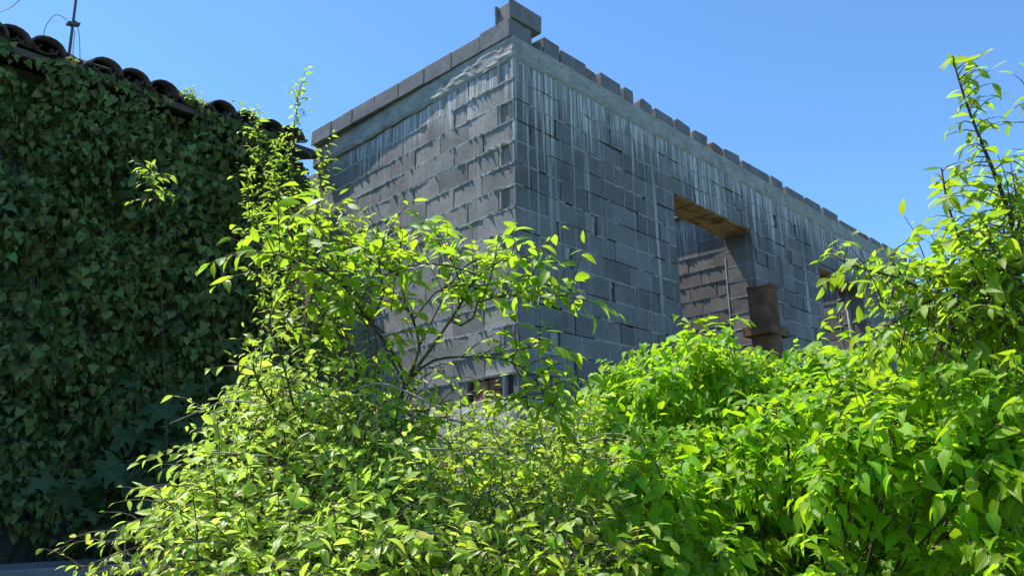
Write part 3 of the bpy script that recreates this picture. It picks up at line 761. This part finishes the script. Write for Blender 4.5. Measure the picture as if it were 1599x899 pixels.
# tuft of weed on the roof and a creeper on the sunlit wall
Tf = Plant('roof_weed', tuple(on_y(295, 165, 3.05)), 'bright green weed tuft growing on the roof tiles', 'plant', 'small', 'roofweed', 'greenstem')
Tw = Plant('roof_weed', tuple(on_y(112, 100, 3.05)), 'tiny pale green weed at the foot of the antenna mast', 'plant', 'small', 'roofweed', 'greenstem')
for P_, u0, v0, n_, L_ in ((Tf, 293, 160, 40, .19), (Tf, 306, 170, 20, .15), (Tw, 113, 98, 8, .10)):
    for k in range(n_):
        P_.twig(on_y(u0+RNG.normal(0, 7 if n_ > 9 else 3), v0, 3.02+RNG.uniform(0, .12)), (RNG.normal(0, .6), RNG.normal(-.1, .5), 1.0), RNG.uniform(.5, 1.1)*L_, .055, .022, 1.2)
Tf.build(); Tw.build()
Cr = Plant('wall_creeper', tuple(on_x(540, 560, -.03)), 'small creeper climbing the left end of the sunlit block wall', 'plant', 'heart', 'low')
for ctrl in ([(560, 640), (548, 520), (540, 400), (535, 318)], [(575, 600), (566, 480), (556, 390), (548, 335)], [(545, 600), (528, 500), (524, 420), (530, 350)]):
    p = Cr.limb([on_x(565, 720, -.05)]+[on_x(a, b, -.04) for a, b in ctrl], .006, .002)
    Cr.dress(p, .035, .10, .055, .1, up=.1, out=1.0, droop=.9, gap=.035, bias=np.array([-.7, 0, 0]), face=norm(np.array([-1, .2, .8])))
for k in range(2600):      # the dark sheet of leaves low on the wall, in the shade of the house
    y = RNG.uniform(1.55, 3.3); z = RNG.uniform(1.1, 4.35)
    if z > 4.35-1.35*(3.3-y)**1.0+.25*math.sin(y*7)+.2*math.sin(y*17) : continue
    Cr.f.add((-.03-.22*RNG.random()**2+lean(y), y, z), np.array([-.2, RNG.normal(0, .6), -1]), np.array([-1, RNG.normal(0, .3), .5])+RNG.normal(0, .4, 3), RNG.uniform(.05, .10))
Cr.build()

# fig in the shade
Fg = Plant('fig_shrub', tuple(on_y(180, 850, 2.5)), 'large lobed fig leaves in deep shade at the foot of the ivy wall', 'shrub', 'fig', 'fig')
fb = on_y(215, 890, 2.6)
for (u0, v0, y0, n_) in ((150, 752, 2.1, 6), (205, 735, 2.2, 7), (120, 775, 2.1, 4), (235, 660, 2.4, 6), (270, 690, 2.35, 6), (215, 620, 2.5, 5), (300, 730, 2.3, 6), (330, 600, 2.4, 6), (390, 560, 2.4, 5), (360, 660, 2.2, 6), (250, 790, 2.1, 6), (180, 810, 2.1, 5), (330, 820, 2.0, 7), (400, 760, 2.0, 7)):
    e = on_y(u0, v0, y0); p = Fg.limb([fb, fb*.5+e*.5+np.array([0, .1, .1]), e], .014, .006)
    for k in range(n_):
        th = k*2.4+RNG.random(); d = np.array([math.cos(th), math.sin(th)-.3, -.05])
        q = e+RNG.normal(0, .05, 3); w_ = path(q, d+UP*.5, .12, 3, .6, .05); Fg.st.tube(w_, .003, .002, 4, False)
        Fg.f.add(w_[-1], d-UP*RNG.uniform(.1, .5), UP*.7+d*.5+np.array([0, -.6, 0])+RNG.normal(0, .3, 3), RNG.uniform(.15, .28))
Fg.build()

# foreground plum: few limbs, big lit leaves
B = Plant('plum_tree', tuple(at(612, 990, 3.2)), 'young plum tree with large bright leaves before the building corner', 'tree', 'plum', 'plum', leafname='crown', stemname='trunk')
def L3(pts): return [at(*p) for p in pts]
tr = B.limb(L3([(615, 1300, 3.1), (612, 900, 3.1), (604, 800, 3.08), (600, 720, 3.05), (618, 650, 3.02), (636, 592, 3.0)]), .018, .008)
B.dress(tr[len(tr)//2:], .16, .20, .06, .1, up=.5, gap=.045)
limbs = [
 ([(636, 592, 3.0), (655, 545, 2.98), (645, 500, 2.95), (632, 470, 2.95), (622, 420, 2.9), (628, 372, 2.9)], .009, .045),
 ([(640, 588, 3.0), (672, 545, 2.95), (703, 500, 2.9), (722, 470, 2.85), (748, 430, 2.8), (792, 405, 2.8), (850, 412, 2.75)], .011, .05),
 ([(703, 500, 2.9), (722, 508, 2.85), (740, 495, 2.82), (748, 470, 2.8), (800, 462, 2.78), (850, 466, 2.72), (905, 455, 2.7)], .007, .055),
 ([(640, 592, 3.0), (675, 563, 2.95), (730, 557, 2.85), (790, 562, 2.75), (835, 590, 2.7), (862, 640, 2.65)], .009, .075),
 ([(636, 592, 3.0), (610, 545, 2.95), (575, 500, 2.85), (530, 440, 2.75), (470, 408, 2.65), (400, 392, 2.6)], .010, .045),
 ([(632, 600, 3.0), (590, 520, 3.05), (550, 450, 3.05), (510, 390, 3.0), (480, 330, 3.0)], .009, .05),
 ([(722, 470, 2.85), (715, 430, 2.9), (695, 390, 2.95), (662, 362, 3.0)], .006, .05),
 ([(622, 430, 2.9), (590, 410, 2.9), (560, 400, 2.95), (540, 380, 2.95)], .006, .05),
 ([(600, 520, 2.95), (560, 490, 2.8), (515, 480, 2.7), (500, 490, 2.68)], .006, .06),
 ([(655, 540, 2.98), (690, 470, 3.05), (720, 420, 3.1), (760, 400, 3.15)], .006, .05),
 ([(790, 562, 2.75), (815, 545, 2.7), (850, 535, 2.7)], .005, .05),
 ([(748, 430, 2.8), (700, 415, 2.75), (650, 412, 2.7), (600, 430, 2.7)], .005, .05),
 ([(645, 500, 2.95), (690, 450, 2.8), (760, 445, 2.75), (830, 435, 2.7)], .005, .05),
 ([(835, 590, 2.7), (850, 620, 2.66), (880, 650, 2.62)], .005, .03),
 ([(800, 565, 2.75), (820, 600, 2.75), (825, 640, 2.75)], .005, .035),
 ([(530, 440, 2.75), (500, 420, 2.8), (460, 380, 2.8), (440, 340, 2.85)], .005, .05),
 ([(575, 500, 2.85), (600, 460, 2.8), (590, 400, 2.8), (615, 355, 2.8)], .005, .05),
]
for ctrl, r, ev in limbs:
    p = B.limb(L3(ctrl), r*.62, .0022); B.dress(p, ev*.46, .18, .078, .36, up=.75, out=.8, droop=.6, gap=.034, face=FACE)

# ---- masses of shrub: many arching shoots out of a scattered set of leaf bearing branch ends
def mass(P, poly, n, mind, depth, root, shoots, L, leaf, gap, droop, skip=None, upw=.7, cam=.35, lat=.8, face=None, rr=.006, stems=1.0, jit=.3, sag=.25, thick=.35, rsp=.25):
    for u, v in scatter(poly, n, mind):
        if skip is not None and RNG.random() < skip(u, v): continue
        d = depth(u, v)+RNG.normal(0, thick*.35); o = at(u, v, d); tw = toward(o)
        if RNG.random() < stems:
            rt = root+RNG.normal(0, rsp, 3)*np.array([1, 1, 0]); midp = rt*.4+o*.6-tw*.15+UP*.12
            P.limb([rt, midp, o], rr, .003, .12, 5)
        for k in range(shoots):
            lt = RNG.normal(0, 1, 3); lt = lt-tw*(lt@tw)*.5
            P.twig(o+RNG.normal(0, .03, 3), UP*upw+tw*cam+lt*lat, L*RNG.uniform(.5, 1.3), leaf, gap, droop, face=face, jit=jit, sag=sag)

mass(B, [(425, 440), (500, 395), (575, 425), (605, 500), (590, 580), (500, 560), (440, 520)], 15, 28, lambda u, v: 3.0+.1*math.sin(u), at(604, 790, 3.08), 3, .17, .078, .036, .8, None, .7, .3, .8, face=FACE, rr=.003, rsp=.01)
mass(B, [(600, 590), (690, 575), (720, 640), (700, 690), (600, 690)], 14, 22, lambda u, v: 2.85, at(604, 790, 3.08), 3, .17, .058, .030, .8, None, .7, .3, .8, face=FACE, rr=.003, rsp=.01)
B.build()
# thicket at the lower left, arching yellow green shoots and dead twigs
C = Plant('bramble_thicket', tuple(at(560, 1000, 2.9)), 'yellow green thicket of arching shoots and dead twigs, lower left', 'shrub', 'plum', 'bram')
rootC = at(590, 1080, 2.9)
cpoly = [(330, 940), (300, 820), (330, 740), (372, 680), (398, 610), (430, 560), (480, 620), (540, 650), (600, 690), (640, 740), (650, 940)]
mass(C, cpoly, 175, 16, lambda u, v: 3.35+.2*(650-u)/400-1.2*max(0,(v-500)/400)+.12*math.sin(u*.05+v*.03), rootC, 5, .23, .056, .026, .9, None, .75, .3, .8, face=FACE, jit=.42, thick=.2)
for ctrl in ([(520, 760), (420, 770), (320, 790), (230, 815), (165, 850)], [(500, 720), (400, 715), (320, 735), (265, 765)], [(460, 700), (390, 670), (340, 664), (305, 670)], [(520, 820), (420, 820), (340, 850), (280, 890)],
             [(540, 800), (440, 790), (350, 770), (285, 800), (215, 860)], [(430, 640), (400, 590), (395, 560)], [(500, 860), (400, 870), (350, 899), (300, 930)], [(430, 860), (300, 850), (190, 880), (130, 905)],
             [(460, 640), (440, 560), (420, 510), (432, 470)], [(500, 640), (520, 590), (560, 560)], [(450, 760), (380, 740), (300, 760), (240, 790)], [(480, 840), (330, 830), (210, 855), (118, 890)], [(450, 830), (320, 800), (220, 815), (160, 830)], [(420, 800), (330, 800), (260, 840), (200, 890)]):
    d0 = RNG.uniform(2.5, 2.75); p = C.limb([at(a, b, d0+.25*(1-i/len(ctrl))) for i, (a, b) in enumerate(ctrl)], .005, .0018)
    C.dress(p, .038, .12, .052, .15, up=.5, out=.8, droop=.8, gap=.034)
C.build()
dt = MB()
for ctrl in ([(400, 627), (372, 626), (345, 629), (300, 648), (263, 660)], [(420, 712), (345, 704), (318, 712), (300, 745), (285, 790), (262, 850)], [(378, 718), (330, 732), (290, 740), (247, 768)], [(690, 640), (640, 610), (590, 598), (540, 612), (500, 640), (470, 690)],
             [(600, 640), (585, 610), (580, 640), (586, 700), (588, 760)], [(650, 650), (610, 622), (560, 615), (505, 625)], [(520, 700), (480, 720), (420, 735), (360, 760)], [(585, 612), (592, 660), (606, 690)], [(560, 640), (545, 700), (520, 780)],
             [(480, 780), (440, 830), (400, 899)], [(430, 740), (395, 790), (350, 850)], [(700, 700), (640, 700), (590, 720)], [(820, 720), (760, 705), (700, 708), (640, 715)], [(640, 720), (638, 800), (630, 870)], [(590, 640), (590, 720), (585, 800)]):
    d0 = RNG.uniform(2.45, 2.7); dt.tube(resample([at(a+RNG.normal(0, 2), b+RNG.normal(0, 2), d0+.03*i) for i, (a, b) in enumerate(ctrl)], .03), .0032, .0015, 5)
for k in range(70):
    u0, v0 = RNG.uniform(330, 960), RNG.uniform(640, 890); d0 = 3.3-.9*max(0, (v0-560)/340)
    q = path(at(u0, v0, d0), RNG.normal(0, 1, 3)*np.array([1, 1, .5])+UP*.5+toward(at(u0, v0, d0))*.2, RNG.uniform(.15, .45), 7, 1.2, .2); dt.tube(q, .0026, .0012, 4)
tw_ = dt.build('dead_twig', M['twig'], C.root, True)

# low shrub in the middle
D = Plant('low_shrub', tuple(at(780, 1050, 3.2)), 'mid green small leaved shrub at the foot of the building corner', 'shrub', 'small', 'low')
rootD = at(780, 1150, 3.3)
dpoly = [(600, 720), (660, 690), (730, 665), (800, 660), (880, 650), (930, 680), (980, 730), (1010, 800), (980, 899), (600, 899)]
mass(D, dpoly, 140, 20, lambda u, v: 3.9-1.6*(v-650)/250+.12*math.sin(u*.045+v*.05), rootD, 5, .20, .052, .023, .8, None, .6, .4, .9, face=FACE, jit=.4)
mass(D, [(590, 700), (700, 680), (900, 670), (1000, 760), (1000, 899), (590, 899)], 30, 34, lambda u, v: 4.1-1.3*(v-650)/250, rootD, 4, .28, .075, .03, .8, None, .6, .3, .9, jit=.4)
D.build()

# creeper heaped over the fence on the right
E_ = Plant('creeper_hedge', tuple(at(1250, 1080, 3.3)), 'big heap of bright broad leaved creeper filling the lower right', 'hedge', 'heart', 'hedge')
rootE = at(1250, 1300, 3.6)
top_e = [(880, 665), (925, 625), (960, 578), (1000, 570), (1045, 572), (1062, 535), (1100, 528), (1130, 552), (1190, 568), (1250, 572), (1285, 545), (1330, 558), (1400, 540), (1480, 505), (1640, 480)]
pits = [(1400, 760, 105, 75), (1235, 775, 85, 60), (1205, 690, 55, 35), (975, 850, 80, 60), (1540, 800, 70, 60), (985, 690, 38, 34), (1180, 860, 60, 40), (1480, 610, 60, 28), (1130, 640, 50, 25)]
def pit(u, v): return max([math.exp(-(((u-a)/c)**2+((v-b)/d)**2)*1.2) for a, b, c, d in pits])
def dE(u, v):
    t = np.interp(u, [p[0] for p in top_e], [p[1] for p in top_e]); h = max(0.0, (v-t)/350)
    return 4.0-1.75*min(1, h)**.9+.18*math.sin(u*.021+v*.013)+.15*math.sin(u*.047-v*.031)-.15*(u-900)/700+.95*pit(u, v)-.50*pit(u, v+85)*(1-pit(u, v))+.40+smooth(1020, 1160, u)*1.0*smooth(715, 810, v)
poly_e = top_e+[(1640, 930), (930, 930), (960, 800), (1000, 720), (960, 700), (900, 690)]
mass(E_, poly_e, 430, 15, dE, rootE, 7, .19, .064, .026, 1.6, lambda u, v: max(pit(u, v)*1.5, .45*smooth(740, 800, v)*smooth(1020, 1160, u)), .6, .45, .9, face=FACE_E, rr=.005, jit=.27, sag=.22, stems=.30)
mass(E_, top_e+[(1640, 899), (1000, 899)], 70, 38, lambda u, v: dE(u, v)+.4, rootE, 4, .26, .08, .036, 1.0, lambda u, v: pit(u, v), .7, .2, .9, face=FACE, rr=.006, jit=.35, sag=.4, stems=.3)
mass(E_, [(900, 690), (980, 620), (1250, 620), (1480, 560), (1640, 540), (1640, 960), (900, 960)], 110, 34, lambda u, v: dE(u, v)-.7*pit(u, v)+1.0, rootE, 4, .32, .085, .036, 1.0, None, .7, .2, 1.0, face=FACE, rr=.005, jit=.4, stems=.3)
mass(E_, [(1000, 740), (1150, 730), (1400, 735), (1640, 720), (1640, 990), (960, 990), (960, 880)], 240, 17, lambda u, v: dE(u, v)-.22, rootE, 5, .22, .072, .034, 1.3, None, .5, .5, 1.0, face=FACE_E-.4*_f, rr=.004, jit=.38, stems=.12, sag=.3)
# stronger sprays standing proud of the heap
for u, v, dd, n_ in ((1088, 562, 3.55, 10), (1130, 600, 3.4, 6), (1000, 600, 3.5, 7), (950, 625, 3.5, 7), (1340, 690, 2.35, 16), (1310, 740, 2.3, 10), (1110, 850, 2.3, 12), (1290, 895, 2.2, 9), (1460, 720, 2.35, 8), (1230, 660, 2.6, 9), (1150, 700, 2.6, 9), (1020, 600, 3.3, 10), (1560, 640, 2.4, 10), (1360, 655, 2.5, 12), (1400, 700, 2.4, 9), (1500, 690, 2.5, 8), (1180, 760, 2.5, 8), (1060, 760, 2.6, 9), (1430, 800, 2.35, 4), (1540, 740, 2.4, 6), (1580, 880, 2.2, 10), (1000, 780, 2.6, 10), (1410, 600, 2.8, 9)):
    o = at(u, v, dd+.38); tw = toward(o)
    E_.limb([rootE, rootE*.35+o*.65-tw*.2, o], .008, .004, .12, 5)
    for k in range(int(n_*1.6)):
        lt = RNG.normal(0, 1, 3); E_.twig(o+RNG.normal(0, .04, 3), UP*.8+tw*.35+lt*.75, RNG.uniform(.10, .28), .068, .027, 1.6, face=FACE_E, sag=.2, jit=.25)
E_.build()

# young tree reaching in from the right
F_ = Plant('young_tree', tuple(at(1500, 1150, 3.4)), 'young tree with upright leafy shoots against the sky at the right edge', 'tree', 'plum', 'tree', leafname='crown', stemname='trunk')
rootF = at(1640, 1200, 3.5)
F_.limb([rootF, at(1660, 800, 3.4), at(1640, 560, 3.3), at(1625, 420, 3.2)], .03, .014)
fl_ = [([(1640, 380, 3.2), (1599, 397, 3.1), (1540, 432, 3.0), (1460, 466, 2.95), (1400, 500, 2.95), (1345, 548, 2.95)], .012, .05, .16),
 ([(1625, 430, 3.2), (1590, 380, 3.1), (1568, 310, 3.05), (1540, 240, 3.0), (1512, 170, 3.0), (1489, 98, 3.0)], .010, .032, .13),
 ([(1540, 432, 3.0), (1510, 400, 2.95), (1490, 350, 2.95), (1478, 310, 2.95), (1470, 262, 2.95)], .005, .05, .10),
 ([(1460, 466, 2.95), (1420, 440, 2.9), (1370, 425, 2.85), (1330, 415, 2.8), (1298, 395, 2.8)], .006, .04, .14),
 ([(1640, 300, 3.2), (1615, 200, 3.15), (1605, 110, 3.1)], .007, .06, .14),
 ([(1500, 450, 3.0), (1490, 500, 2.9), (1470, 540, 2.85), (1440, 580, 2.8)], .006, .045, .16),
 ([(1630, 460, 3.2), (1590, 440, 2.9), (1560, 400, 2.8), (1530, 360, 2.8)], .007, .04, .16),
 ([(1640, 540, 3.1), (1590, 500, 2.9), (1530, 480, 2.8), (1480, 490, 2.75)], .008, .04, .17),
 ([(1420, 445, 2.9), (1400, 420, 2.9), (1385, 400, 2.9)], .004, .035, .12),
 ([(1640, 430, 3.3), (1600, 330, 3.2), (1585, 270, 3.2)], .007, .035, .16)]
for ctrl, r, ev, L in fl_:
    p = F_.limb(L3(ctrl), r, .0025); F_.dress(p, ev*.42, L*.85, .066, .10, up=.35, out=.9, droop=.9, gap=.036, sag=.35, face=FACE)
mass(F_, [(1440, 430), (1500, 400), (1560, 330), (1640, 300), (1640, 540), (1400, 540), (1370, 510)], 62, 22, lambda u, v: 3.1+.2*math.sin(u), at(1640, 560, 3.3), 4, .2, .08, .036, .9, None, .6, .2, .9, rr=.004)
F_.build()
